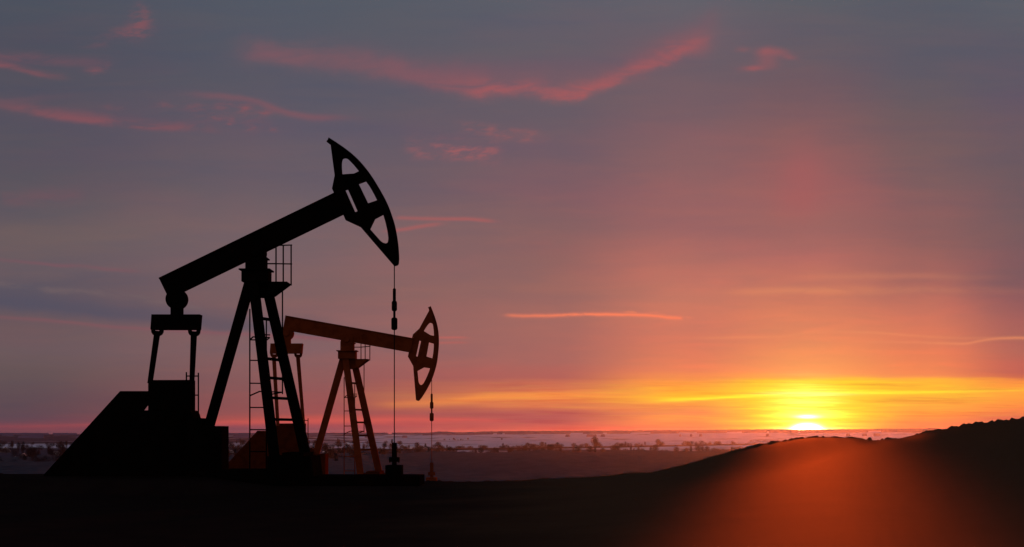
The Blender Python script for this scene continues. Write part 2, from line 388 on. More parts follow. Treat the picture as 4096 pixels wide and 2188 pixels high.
def simple(name, c1, c2, scale=1.0, rough=0.85, spec=0.2):
    def f(n, out):
        t = n.new('ShaderNodeTexCoord').outputs['Object']
        principled(n, out, n.mix(n.step(n.noise(t, scale, 4), .35, .65), c1, c2), rough, spec)
    return mat(name, f)
M_twig = simple('twigs', (0.012, 0.016, 0.026), (0.022, 0.027, 0.040), 0.6, 1.0, 0.0)
M_bark = simple('bark', (0.04, 0.032, 0.032), (0.06, 0.05, 0.05), 2.0, 1.0, 0.0)
M_roof = simple('snowy_roof', (0.60, 0.70, 0.78), (0.50, 0.60, 0.68), 0.4, 1.0, 0.0)
M_wall = simple('plastered_wall', (0.16, 0.15, 0.15), (0.12, 0.11, 0.12), 0.3)
M_pane = simple('dark_window_glass', (0.01, 0.012, 0.016), (0.014, 0.015, 0.02), 1.0, 0.2, 0.5)
M_bank = simple('railway_ballast', (0.02, 0.018, 0.026), (0.03, 0.026, 0.034), 0.05, 1.0, 0.0)
M_truss = simple('painted_bridge_steel', (0.10, 0.06, 0.06), (0.13, 0.08, 0.08), 0.1, 0.7)
M_pole = simple('weathered_pole', (0.05, 0.045, 0.045), (0.07, 0.06, 0.06), 1.0)
M_ice = simple('river_ice', (0.40, 0.43, 0.5), (0.34, 0.37, 0.44), 0.02, 0.6)

# ------------------------------------------------------------------ mesh helpers
def tag(o, label=None, cat=None, group=None, kind=None):
    if label: o['label'] = label
    if cat: o['category'] = cat
    if group: o['group'] = group
    if kind: o['kind'] = kind
    return o

def link(name, me, material, parent=None):
    o = bpy.data.objects.new(name, me)
    if material is not None and len(me.materials) == 0:
        me.materials.append(material)
    COL.objects.link(o)
    if parent is not None:
        o.parent = parent
    return o

def empty(name, loc, label, cat, group=None):
    o = bpy.data.objects.new(name, None)
    o.location = loc
    o.empty_display_size = 0.3
    COL.objects.link(o)
    return tag(o, label, cat, group)

class MB:
    """collects solids and links them as one mesh object"""
    def __init__(s):
        s.bm = bmesh.new()
    def box(s, c, size, rot=None):
        M = Matrix.Translation(c) @ (rot.to_4x4() if rot is not None else Matrix.Identity(4)) @ Matrix.Diagonal((*size, 1))
        bmesh.ops.create_cube(s.bm, size=1.0, matrix=M)
        return s
    def bar(s, a, b, w, d=None):
        """square or rectangular bar between two points; w across the x-z plane, d along y"""
        a = Vector(a); b = Vector(b); v = b - a
        z = v.normalized()
        yv = Vector((0, 1, 0))
        if abs(z.dot(yv)) > .9: yv = Vector((1, 0, 0))
        x = yv.cross(z).normalized(); y = z.cross(x)
        rot = Matrix((x, y, z)).transposed()
        return s.box((a + b) / 2, (w, d or w, v.length), rot)
    def tube(s, a, b, r, r2=None, n=12):
        a = Vector(a); b = Vector(b); v = b - a
        q = v.to_track_quat('Z', 'Y').to_matrix().to_4x4()
        bmesh.ops.create_cone(s.bm, cap_ends=True, segments=n, radius1=r, radius2=r if r2 is None else r2, depth=v.length,
                              matrix=Matrix.Translation((a + b) / 2) @ q)
        return s
    def lathe(s, c, prof, n=20):
        """prof: (radius, z) upwards around the vertical through c"""
        rings = []
        for r, z in prof:
            rings.append([s.bm.verts.new((c[0] + r * math.cos(2*math.pi*k/n), c[1] + r * math.sin(2*math.pi*k/n), c[2] + z)) for k in range(n)])
        for A, B in zip(rings, rings[1:]):
            for k in range(n):
                s.bm.faces.new((A[k], A[(k+1) % n], B[(k+1) % n], B[k]))
        s.bm.faces.new(list(reversed(rings[0]))); s.bm.faces.new(rings[-1])
        return s
    def prism(s, poly, y0, y1):
        """poly of (x, z) swept from y0 to y1"""
        a = [s.bm.verts.new((p[0], y0, p[1])) for p in poly]
        b = [s.bm.verts.new((p[0], y1, p[1])) for p in poly]
        s.bm.faces.new(a); s.bm.faces.new(list(reversed(b)))
        for k in range(len(poly)):
            j = (k + 1) % len(poly)
            s.bm.faces.new((a[j], a[k], b[k], b[j]))
        return s
    def build(s, name, material, parent=None, smooth=False, bevel=0.0):
        if bevel > 0:
            es = [e for e in s.bm.edges if len(e.link_faces) == 2 and e.calc_face_angle(0) > 0.6]
            bmesh.ops.bevel(s.bm, geom=es, offset=bevel, segments=2, affect='EDGES')
        bmesh.ops.recalc_face_normals(s.bm, faces=s.bm.faces)
        me = bpy.data.meshes.new(name)
        s.bm.to_mesh(me); s.bm.free()
        if smooth:
            for p in me.polygons: p.use_smooth = True
        return link(name, me, material, parent)

def plate(name, outer, holes, y0, thick, material, parent):
    """flat plate with true holes, from closed outlines of (x, z)"""
    cu = bpy.data.curves.new(name, 'CURVE')
    cu.dimensions = '2D'; cu.fill_mode = 'BOTH'
    cu.extrude = thick / 2 - 0.004
    cu.bevel_depth = 0.004; cu.bevel_resolution = 1; cu.offset = -0.004
    for pts in [outer] + holes:
        sp = cu.splines.new('POLY')
        sp.points.add(len(pts) - 1)
        for p, (x, z) in zip(sp.points, pts):
            p.co = (x, z, 0, 1)
        sp.use_cyclic_u = True
    tmp = bpy.data.objects.new('tmp', cu)
    COL.objects.link(tmp)
    me = bpy.data.meshes.new_from_object(tmp.evaluated_get(bpy.context.evaluated_depsgraph_get()))
    bpy.data.objects.remove(tmp)
    bpy.data.curves.remove(cu)
    me.transform(Matrix.Translation((0, y0, 0)) @ Matrix.Rotation(R(90), 4, 'X'))
    me.name = name
    me.materials.clear()
    return link(name, me, material, parent)

def catmull(pts, n=4, closed=False):
    out = []
    N = len(pts)
    for i in range(N if closed else N - 1):
        g = lambda k: pts[k % N] if closed else pts[min(max(k, 0), N - 1)]
        p0, p1, p2, p3 = g(i-1), g(i), g(i+1), g(i+2)
        for k in range(n):
            t = k / n
            out.append(tuple(0.5*((2*p1[j]) + (-p0[j]+p2[j])*t + (2*p0[j]-5*p1[j]+4*p2[j]-p3[j])*t*t + (-p0[j]+3*p1[j]-3*p2[j]+p3[j])*t**3) for j in range(2)))
    if not closed: out.append(pts[-1])
    return out

# ------------------------------------------------------------------ terrain
def crest_y(x):
    """distance of the crest: it recedes to the right"""
    t = np.clip((np.asarray(x, float) - 5) / 20, 0, 1)
    return 52.0 + 40.0 * t * t * (3 - 2 * t)
prof = [(-6000,1850),(-2500,1870),(-1200,1900),(-300,1884),(0,1892),(12,1893),(27,1902),(38,1901),(50,1906),(62,1908),(70,1905),(80,1909),(93,1904),(98,1910),(105,1909),(112,1905),(118,1911),(140,1904),(150,1908),(163,1907),(172,1914),
 (400,1925),(1660,1925),(1690,1923),(1700,1926),(1712,1918),(1720,1924),(1735,1922),(1745,1925),(1760,1918),(1768,1925),(1800,1924),(1803,1922),(1820,1928),(1838,1931),(1860,1926),(1882,1923),(1890,1929),(1905,1927),(1930,1927),(1942,1921),(1960,1922),(1970,1926),(1980,1922),(2000,1925),(2030,1920),(2050,1922),(2070,1920),(2090,1921),(2120,1917),(2140,1916),(2187,1909),(2200,1914),(2230,1915),(2245,1912),(2252,1914),(2263,1910),(2290,1910),(2330,1909),(2400,1904),(2460,1899),(2500,1891),(2540,1887),(2570,1889),(2610,1889),
 (2660,1875),(2700,1867),(2745,1855),(2790,1845),(2830,1830),(2865,1820),(2905,1812),(2930,1801),(2970,1794),(2985,1788),(3020,1779),(3037,1773),(3063,1775),(3080,1766),(3090,1763),(3125,1765),(3142,1757),(3150,1760),(3165,1752),(3175,1753),(3186,1749),(3195,1750),(3210,1747),(3220,1752),(3232,1747),(3250,1745),(3268,1742),(3275,1747),(3285,1747),(3293,1743),(3300,1748),(3320,1748),(3335,1745),(3345,1745),(3360,1748),(3380,1751),(3390,1748),(3407,1746),(3425,1750),(3450,1753),(3465,1759),(3475,1749),(3485,1751),(3490,1763),
 (3500,1764),(3508,1763),(3511,1756),(3516,1762),(3522,1760),(3526,1753),(3532,1753),(3536,1761),(3540,1753),(3550,1748),(3570,1753),(3585,1752),(3592,1754),(3610,1751),(3636,1745),(3655,1741),(3668,1733),(3674,1736),(3690,1728),(3707,1722),(3725,1721),(3740,1719),(3748,1714),(3752,1717),(3757,1714),(3765,1719),(3772,1717),(3784,1722),(3790,1713),(3805,1703),(3820,1705),(3828,1703),(3834,1707),(3845,1698),(3856,1693),(3866,1697),(3872,1692),(3890,1695),(3901,1686),(3915,1688),(3930,1685),(3940,1695),(3951,1690),(3960,1684),(3970,1680),(3977,1687),(3990,1676),(4005,1678),(4015,1681),(4027,1677),(4035,1683),(4045,1670),(4058,1674),(4070,1678),(4080,1673),(4090,1665),(4100,1666),
 (4130,1660),(4300,1648),(4700,1620),(5400,1600),(8000,1640),(12000,1720)]
px = np.array([p[0] for p in prof], float); pz = np.array([p[1] for p in prof], float)
grid_x = np.arange(-420, 420, 0.02)
grid_dc = crest_y(grid_x)
fine = H + (HZ - np.interp(2048 + FPX * grid_x / grid_dc, px, pz)) / FPX * grid_dc
def gsm(a, sig):
    k = np.arange(-int(3*sig), int(3*sig)+1); w = np.exp(-k*k/(2*sig*sig)); w /= w.sum()
    return np.convolve(np.pad(a, len(k)//2, mode='edge'), w, mode='valid')
soft = gsm(fine, 30) - 0.045
fine = gsm(fine, 1.2)
wide = gsm(soft, 280) - 0.14
def sm(t):
    t = np.clip(t, 0, 1); return t*t*(3-2*t)

def ground_base(xe, y):
    """height without clods; xe is where the spoke through the point meets the crest.
    Flat by the viewer, rises gently to the crest, then falls away to the plain"""
    zs = np.interp(xe, grid_x, soft); zw = np.interp(xe, grid_x, wide)
    dc = crest_y(xe)
    t = np.clip((y - 4) / (dc - 4), 0, 1)
    k = sm((t - 0.60) / 0.39)
    rise = (zw + (zs - zw) * k) * (1.3 * t - 0.3 * t * t)
    b = np.maximum(y - dc, 0)
    drop = -1.25 * (1 - np.exp(-b / 8)) - 45.5 * sm((b - 30) / 330)
    return np.where(b > 0, zs + drop, rise)

def build_terrain():
    xe = np.unique(np.concatenate([np.arange(-400, -60, 20), np.arange(-60, -24, 1.5), np.arange(-24, 38, 0.055), np.arange(38, 70, 1.5), np.arange(70, 401, 20)]))
    ys = np.unique(np.concatenate([np.arange(-70, 8, 2.0), np.arange(8, 30, 0.5), np.arange(30, 49, 0.25), np.arange(49, 55, 0.10), np.arange(55, 72, 0.5), np.arange(72, 450, 6.0)]))
    XE, Yg = np.meshgrid(xe, ys)
    dcg = crest_y(XE)
    Yg = np.where(Yg > 8, 8 + (Yg - 8) * (dcg - 8) / 44.0, Yg)
    Yg = np.where(Yg > 430, 430 + (Yg - 430) * 0.02, Yg)
    Xg = XE * np.maximum(Yg + 5, 4) / (dcg + 5)
    Z = ground_base(XE, Yg)
    f = np.interp(XE, grid_x, fine - soft)
    wgt = np.exp(-((Yg - dcg) / 0.7) ** 2)
    rnd = np.zeros_like(Z)
    m = (np.abs(Xg) < 45) & (Yg > 6) & (Yg < 105)
    idx = np.argwhere(m)
    for i, j in idx:
        x, y = Xg[i, j], Yg[i, j]
        rnd[i, j] = noise.noise((x * 2.3, y * 2.3, 0)) * 0.0016 + noise.noise((x * 6.1, y * 6.1, 3)) * 0.0007 + noise.noise((x * .55, y * .45, 8)) * 0.002
    Z = Z + f * wgt + rnd * (1 - 0.9 * wgt)
    # level the ground where the machines stand
    flat = sm((14 - np.abs(Xg + 9.0)) / 3) * sm((4.5 - np.abs(Yg - 45)) / 2)
    Z = Z * (1 - flat) + 0.27 * sm((-7.0 - Xg) / 3) * flat
    nx, ny = len(xe), len(ys)
    v = np.stack([Xg.ravel(), Yg.ravel(), Z.ravel()], 1).astype(np.float32)
    a = (np.arange(ny-1)[:, None]*nx + np.arange(nx-1)[None, :]).ravel()
    fcs = np.stack([a, a+1, a+nx+1, a+nx], 1).astype(np.int32)
    me = bpy.data.meshes.new('hill')
    me.vertices.add(len(v)); me.vertices.foreach_set('co', v.ravel())
    me.loops.add(fcs.size); me.loops.foreach_set('vertex_index', fcs.ravel())
    me.polygons.add(len(fcs))
    me.polygons.foreach_set('loop_start', np.arange(0, fcs.size, 4, dtype=np.int32))
    me.polygons.foreach_set('loop_total', np.full(len(fcs), 4, dtype=np.int32))
    me.update(); me.validate()
    me.polygons.foreach_set('use_smooth', np.ones(len(fcs), bool))
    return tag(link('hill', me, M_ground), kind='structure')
build_terrain()

# far plain, rising to low forested hills on the horizon
ZP = -45.0
def grid_obj(name, xs, ys, zf, material, kind=None, fan=False):
    nx, ny = len(xs), len(ys)
    Xg, Yg = np.meshgrid(np.asarray(xs, float), np.asarray(ys, float))
    if fan: Xg = Xg * Yg
    Z = zf(Xg, Yg)
    v = np.stack([Xg.ravel(), Yg.ravel(), Z.ravel()], 1).astype(np.float32)
    a = (np.arange(ny-1)[:, None]*nx + np.arange(nx-1)[None, :]).ravel()
    fcs = np.stack([a, a+1, a+nx+1, a+nx], 1).astype(np.int32)
    me = bpy.data.meshes.new(name)
    me.vertices.add(len(v)); me.vertices.foreach_set('co', v.ravel())
    me.loops.add(fcs.size); me.loops.foreach_set('vertex_index', fcs.ravel())
    me.polygons.add(len(fcs))
    me.polygons.foreach_set('loop_start', np.arange(0, fcs.size, 4, dtype=np.int32))
    me.polygons.foreach_set('loop_total', np.full(len(fcs), 4, dtype=np.int32))
    me.update(); me.validate()
    o = link(name, me, material)
    if kind: o['kind'] = kind
    return o

hp = [(-3000,1733),(0,1733),(300,1733.5),(900,1733),(1300,1732.5),(1500,1732),(1700,1732),(1735,1730),(1755,1727),(1790,1727),(1810,1730),(1870,1730),(1930,1727),(2000,1726),(2100,1725),(2300,1724),(2600,1722.5),(2800,1721),(3000,1719),(3100,1718),(3200,1720),(3300,1719),(3500,1717),(3700,1715.5),(4200,1714),(7000,1716)]
hpx = np.array([(p[0]-2048)/FPX for p in hp]); hpy = np.array([p[1] for p in hp])
DH = 12500.0
def hill_z(Xg, Yg):
    a = Xg / np.maximum(Yg, 1)
    top = H + (HZ - np.interp(a, hpx, hpy)) / FPX * DH - 10
    return ZP + (top - ZP) * sm((Yg - 8200) / (DH - 8200))
grid_obj('plain', [-2.6, -1.6, -1.0] + list(np.linspace(-0.6, 0.6, 121)) + [1.0, 1.6, 2.6], [330, 600, 1000, 2000, 4000, 6000, 8000, 9000, 9500, 10000, 10500, 11000, 11500, 12000, 12500, 14500],
         hill_z, M_plain, 'structure', fan=True)

# forest on the horizon hills: an uneven canopy 10-14 m high, with clearings
def far_forest():
    rnd = np.random.default_rng(3)
    as_ = np.linspace(-0.55, 0.55, 2200)
    bm_v, bm_f = [], []
    def belt(y0, y1, h, keep, rough):
        ys = np.linspace(y0, y1, 5)
        n1 = np.array([noise.noise((a * 60, y0 * .01, 0)) for a in as_]) + 0.6 * np.array([noise.noise((a * 190, y0 * .01, 4)) for a in as_])
        jag = gsm(rnd.normal(0, 1, len(as_)), 1.5) * rough
        on = n1 > keep(as_)
        k0 = len(bm_v)
        for yi, y in enumerate(ys):
            z = hill_z(as_ * y, np.full_like(as_, y))
            for a, zz, o_, j in zip(as_, z, on, jag):
                top = (h + j) if (o_ and 0 < yi < 4) else -3.0
                bm_v.append((a * y, y, zz + top))
        n = len(as_)
        for r in range(4):
            for c in range(n - 1):
                if on[c] or on[c+1]:
                    bm_f.append((k0 + r*n + c, k0 + r*n + c + 1, k0 + (r+1)*n + c + 1, k0 + (r+1)*n + c))
    belt(11600, 13200, 13, lambda a: np.where(a < -0.06, -0.3, -2.0), 1.8)
    belt(11000, 11900, 14, lambda a: np.interp(a, [-.55, -.36, -.06, -0.055, .02, .05, .2, .3, .55], [0.25, .1, .15, -.35, -.35, 0, -.2, -.6, -.6]), 2.0)
    belt(9900, 10300, 12, lambda a: np.interp(a, [-.55, -.36, -.06, .1, .3], [0.1, .1, .5, .25, .25]), 2.0)
    me = bpy.data.meshes.new('far_forest')
    me.from_pydata(bm_v, [], bm_f)
    tag(link('far_forest', me, M_farwood), 'distant dark forest belt along the horizon', 'forest', kind='stuff')
far_forest()

# dark bare woodland below the hill, filling the near part of the plain
wood_edge = [(-0.60,2300),(-0.33,2300),(-0.20,2250),(-0.14,2350),(-0.09,2650),(-0.05,2750),(0.0,2850),(0.06,2900),(0.14,3000),(0.25,3150),(0.6,3300)]
wex = [p[0] for p in wood_edge]; wey = [p[1] for p in wood_edge]
def wood_z(Xg, Yg):
    a = Xg / Yg
    edge = np.interp(a, wex, wey)
    z = np.zeros_like(Xg)
    for i in range(Xg.shape[0]):
        for j in range(Xg.shape[1]):
            x, y = Xg[i, j], Yg[i, j]
            z[i, j] = 9.5 + 2.2 * noise.noise((x * .05, y * .05, 0)) + 2.5 * noise.noise((x * .017, y * .012, 2))
    cut = sm((edge + 140*np.sin(a*90) - Yg) / 60)
    hole = np.zeros_like(z)
    return ZP - 3 + (z + 3) * cut
grid_obj('woodland', np.linspace(-0.62, 0.62, 620), np.concatenate([np.linspace(900, 2000, 70), np.linspace(2010, 3350, 120)]), wood_z, M_wood, fan=True)
tag(bpy.data.objects['woodland'], 'dark mass of bare woodland on the plain below the hill', 'woodland', kind='stuff')

def plain_pt(sx, sy, h=0.0):
    """the place on the plain seen at that pixel"""
    D = (H - ZP) / max(sy - HZ, 1) * FPX
    return Vector(((sx - 2048) / FPX * D, D, ZP + h))

# frozen river, left
def river():
    m = MB()
    p = [plain_pt(-200, 1904.5), plain_pt(30, 1903), plain_pt(150, 1903.5), plain_pt(190, 1904.5), plain_pt(150, 1908), plain_pt(0, 1910), plain_pt(-200, 1910)]
    m.bm.faces.new([m.bm.verts.new((q.x, q.y, ZP + 12.5)) for q in p])
    return None
# ------------------------------------------------------------------ trees
def tree_meshes(seed, h, rad, base, n):
    rr = random.Random(seed)
    tm = MB()
    tm.tube((0, 0, -.5), (0, 0, h * .55), h * .022, h * .012, 6)
    tm.tube((0, 0, h * .5), (rr.uniform(-.3, .3), 0, h * .9), h * .012, h * .004, 5)
    for k in range(6):
        a = k * 1.05 + rr.random(); z0 = h * rr.uniform(.25, .5)
        tm.tube((0, 0, z0), (rad * .7 * math.cos(a), rad * .7 * math.sin(a), z0 + h * rr.uniform(.2, .38)), h * .009, h * .003, 4)
    bm = tm.bm; tm_me = bpy.data.meshes.new('trunk'); bm.to_mesh(tm_me); bm.free(); tm_me.materials.append(M_bark)
    vs, fs = [], []
    for k in range(n):
        while True:
            p = Vector((rr.uniform(-1, 1), rr.uniform(-1, 1), rr.uniform(-1, 1)))
            if p.length < 1: break
        lump = 0.8 + .35 * noise.noise(p * 2.1 + Vector((seed, 0, 0)))
        c = Vector((p.x * rad * lump, p.y * rad * lump, base + (h - base) * (.5 + .5 * p.z * lump)))
        d = Vector((p.x, p.y, abs(p.z) + .5)).normalized() * h * rr.uniform(.035, .08)
        s = Vector((rr.uniform(-1, 1), rr.uniform(-1, 1), rr.uniform(-.4, .4))).normalized() * h * rr.uniform(.006, .018)
        i = len(vs)
        vs += [c - s, c + s, c + d]
        fs.append((i, i+1, i+2))
    cm = bpy.data.meshes.new('crown'); cm.from_pydata(vs, [], fs); cm.materials.append(M_twig)
    return tm_me, cm
KIND = [('tall_tree', 'tall bare winter tree with a rounded crown', tree_meshes(1, 16, 6.5, 4, 1500)),
        ('broad_tree', 'low broad bare winter tree', tree_meshes(2, 11, 7.5, 1.5, 1500)),
        ('slender_tree', 'slender bare poplar tree', tree_meshes(3, 15, 2.6, 2, 700)),
        ('bushy_tree', 'bushy bare tree with crown down to the snow', tree_meshes(4, 9, 4.6, .4, 1000))]
def tree(k, loc, scale, where, group):
    nm, lb, (tm, cm) = KIND[k]
    e = empty(nm, loc, lb + ' ' + where, 'tree', group + ', ' + lb)
    e.scale = (scale, scale, scale * random.uniform(.9, 1.1))
    e.rotation_euler = (0, 0, random.uniform(0, 6.28))
    for n_, me in (('trunk', tm), ('crown', cm)):
        o = bpy.data.objects.new(n_, me); COL.objects.link(o); o.parent = e

# trees along the railway bank (measured positions)
bank = [(1350,1803.5),(1600,1802.5),(1800,1801),(2000,1798),(2200,1794.5),(2400,1791.5),(2600,1787.5),(2900,1781),(3300,1774)]
def bank_y(sx): return float(np.interp(sx, [b[0] for b in bank], [b[1] for b in bank]))
row = [(1616,1,1.0),(1636,2,.9),(1668,0,1.1),(1682,1,1.0),(1702,2,1.0),(1712,1,.8),(1752,0,1.25),(1764,1,1.),(1788,2,.8),(1828,1,.9),(1840,3,1.),(1884,1,.9),(1922,1,1.),(1934,3,1.1),
       (2012,2,1.),(2026,1,.9),(2066,3,1.),(2088,3,1.),(2110,0,.9),(2122,1,1.),(2140,1,1.1),(2168,0,1.0),(2182,2,.9),(2196,1,.9),(2214,1,1.1),(2230,0,.85),(2246,1,.9),(2296,3,1.2),(2328,1,.9),(2345,3,1.2),
       (2378,0,1.45),(2386,2,1.3),(2392,1,1.2),(2470,1,1.),(2488,1,1.),(2502,2,.9),(2524,3,1.),(2556,3,1.),(2580,2,.8),(2632,0,1.0),(2642,1,1.1),(2652,3,1.2),(2742,1,1.),(2752,3,1.1),(2766,1,1.),(2784,3,1.),(2806,1,1.1),(2840,3,1.),(2866,1,1.),(2878,3,1.),(2930,3,1.)]
for sx, k, s in row:
    p = plain_pt(sx, bank_y(sx) - 0.4)
    tree(k, p, 1.45 * s * p.y / 4200, 'beside the railway bank', 'trees beside the railway bank')
    tree(1, plain_pt(sx + random.uniform(-16, 16), bank_y(sx) - .2), s * random.uniform(1.0, 1.35), 'beside the railway bank', 'trees beside the railway bank')
    tree(3, plain_pt(sx + random.uniform(-14, 14), bank_y(sx) - .8), 1.3, 'beside the railway bank', 'trees beside the railway bank')
# scattered trees out on the snow field
for sx, sy, k in [(1778,1763,1),(1798,1762,3),(1815,1763,0),(1820,1763,1),(1832,1762,3),(1844,1763,1),(1852,1763,3),(1872,1763,0),(2007,1763,0),(2492,1750,1),(2515,1746,3),
                  (2655,1757,1),(2680,1756,3),(2706,1756,1),(2716,1756,1),(2726,1756,3),(2742,1756,1),(2756,1756,3),(2790,1756,1),(2846,1755,1),(2868,1755,3),(2884,1752,3)]:
    p = plain_pt(sx, sy)
    tree(k, p, 1.15, 'alone out on the snow field', 'trees on the snow field')
# fringe of the woodland
for i in range(100):
    a = -0.13 + 0.31 * (i + random.uniform(-.4, .4)) / 100
    D = float(np.interp(a, wex, wey)) + 140*math.sin(a*90) + random.uniform(-60, 120)
    tree(random.choice((0, 1, 1, 2, 3)), (a * D, D, ZP), random.uniform(1.0, 1.5), 'at the edge of the woodland', 'trees at the woodland edge')
# village trees left
vt = [(r, c) for r in (1782, 1792, 1803, 1815, 1828, 1842, 1858, 1872) for c in range(-40, 1600, 38)]
cnt = 0
for sy, sx in vt:
    sx += random.uniform(-26, 26); sy += random.uniform(-5, 5)
    if 560 < sx < 880 or (sx > 1450 and sy > 1840) or random.random() < .12: continue
    if 260 < sx < 880 and sy > 1732 + (sx < 560) * 90: continue
    p = plain_pt(sx, sy)
    tree(random.choice((0, 1, 1, 3, 3, 2)), p, random.uniform(1.2, 1.9), 'among the village houses', 'trees among the village houses')
    cnt += 1

# ------------------------------------------------------------------ village houses
def house(loc, rz, w, d, h, label):
    e = empty('house', loc, label, 'house', 'snow roofed houses of the far village')
    e.rotation_euler = (0, 0, rz)
    m = MB(); m.box((0, 0, h/2), (w, d, h))
    m.prism([(-w/2, h), (w/2, h), (0, h + w*.42)], -d/2 + .01, d/2 - .01)
    m.build('wall', M_wall, e)
    r = MB()
    for s in (-1, 1):
        r.bar((s * (w/2 + .5), 0, h - .3), (0, 0, h + w*.42 + .12), .35, d + 1.0)
    ro = r.build('roof', M_roof, e)
    c = MB(); c.box((w*.2, d*.2, h + w*.42), (.7, .7, 1.8)); c.build('chimney', M_wall, ro)
    dm = MB(); dm.box((w*.3, -d/2 - .02, 1.05), (1.0, .06, 2.1)); dm.build('door', M_bark, e)
    for s in (-1, 1):
        wm = MB(); wm.box((s * w * .18 - w*.08, -d/2 - .02, h * .55), (1.1, .06, 1.3)); wm.build('window', M_pane, e)
HS = [(20,1808,24,14,3.6,'long snow roofed barn among trees at the left picture edge'),
 (68,1842,9,10,3.4,'small snow roofed house left of the leaning counterweight guard, uppermost of its row'),
 (118,1840,8,9,3.2,'pale gabled house between dark trees above the frozen river'),
 (152,1839,8,10,3.4,'bright snow roofed house right of the pale gabled one'),
 (226,1822,14,10,3.6,'wide white roofed house close to the sloping guard'),
 (200,1842,9,9,3.2,'low snow roofed cottage beside the sloping guard'),
 (8,1864,9,9,3.2,'small cottage near the left picture edge below the long barn'),
 (150,1873,7,7,3.0,'lowest lone hut above the dark woodland edge'),
 (96,1826,9,12,3.4,'snow roofed house half hidden by trees right of the long barn'),
 (922,1814,13,9,3.6,'snow roofed house seen right of the gearbox housing'),
 (905,1838,9,9,3.2,'small pale cottage low beside the black gearbox base'),
 (975,1800,12,10,3.4,'snow roofed house seen through the black ladder'),
 (1325,1799,13,12,3.6,'white roofed house between the two machines, left one'),
 (1360,1804,16,12,3.8,'largest white roofed house between the two machines'),
 (1390,1779,18,12,3.6,'farthest white roofed house between the two machines'),
 (1300,1812,9,9,3.2,'low cottage in front of the white roofed houses between the machines'),
 (1612,1788,16,12,3.6,'white roofed house just right of the polished rod'),
 (1645,1798,14,10,3.4,'snow roofed house behind the front wellhead'),
 (1702,1800,14,10,3.4,'snow roofed house left of the red-brown wellhead rod')]
for i, (sx, sy, w, d, h, lb) in enumerate(HS):
    house(plain_pt(sx, sy + 2), (.5, -.4, 1.2, .1, -.9)[i % 5], w, d, h, lb)

# ------------------------------------------------------------------ railway bank, bridge, poles
def rail_bank():
    m = MB()
    pts = [plain_pt(sx, bank_y(sx) + 0.2) for sx in range(1350, 3301, 50)]
    rings = []
    for p in pts:
        rings.append([m.bm.verts.new((p.x, p.y + o, ZP + z)) for o, z in ((-12, -1), (-4, 5.0), (4, 5.0), (12, -1))])
    for A, B in zip(rings, rings[1:]):
        for k in range(3):
            m.bm.faces.new((A[k], B[k], B[k+1], A[k+1]))
    o = m.build('railway_bank', M_bank)
    tag(o, 'long low dark railway bank running across the snow field', 'railway bank')
rail_bank()
def truss_bridge():
    a = plain_pt(2990, bank_y(2990) + .2); b = plain_pt(3200, bank_y(3200) + .2)
    e = empty('truss_bridge', a, 'distant steel truss bridge over the river, partly hidden by the hill', 'bridge')
    v = b - a; L = v.length
    e.rotation_euler = (0, 0, math.atan2(v.y, v.x))
    m = MB(); m.box((L/2, 0, 4.0), (L, 7, 1.2)); m.build('deck', M_truss, e)
    N = 16; dxx = L / N
    for side in (-3.4, 3.4):
        t = MB()
        t.bar((dxx, side, 18), (L - dxx, side, 18), .9); t.bar((0, side, 4.2), (L, side, 4.2), .9)
        t.bar((0, side, 4.4), (dxx, side, 18), .9)
        for k in range(1, N):
            t.bar((k*dxx, side, 4.4), (k*dxx, side, 18), .45)
            t.bar((k*dxx, side, 18 if k % 2 else 4.4), ((k+1)*dxx, side, 4.4 if k % 2 else 18), .7)
        t.build('truss', M_truss, e)
    for k in range(0, N + 1, 4):
        p = MB(); p.box((k*dxx, 0, 0.6), (4, 8, 5.6)); p.build('pier', M_bank, e)
truss_bridge()
for i, sx in enumerate((1700, 1988, 2359, 2440, 2519, 2700, 2908)):
    p = plain_pt(sx, bank_y(sx) - .1)
    e = empty('utility_pole', p, 'thin utility pole standing along the railway bank', 'utility pole', 'utility poles along the railway bank')
    m = MB(); m.tube((0, 0, -1), (0, 0, 14), .32, .22, 6); m.build('pole', M_pole, e)
    m = MB(); m.box((0, 0, 13.2), (3.6, .3, .3)); m.build('cross_arm', M_pole, e)

# ------------------------------------------------------------------ pumpjacks
S = 45.0 / FPX            # metres per photo pixel at the front machine
PX, PY, BY = 1025.7, 1011.8, 1927.0     # pivot and base line of the front machine
def c1(u, v): return (560 + u / 1.911 - PX) * S, (BY - (500 + v / 1.911)) * S
def c2(u, v): return (140 + u / 1.5638 - PX) * S, (BY - (1100 + v / 1.5638)) * S
def c3(u, v): return (900 + u / 2.501 - PX) * S, (BY - (950 + v / 2.501)) * S
def c4(u, v): return (900 + u / 2.596 - PX) * S, (BY - (1450 + v / 2.596)) * S
def sp(x, y): return (x - PX) * S, (BY - y) * S
PIV = sp(PX, PY)

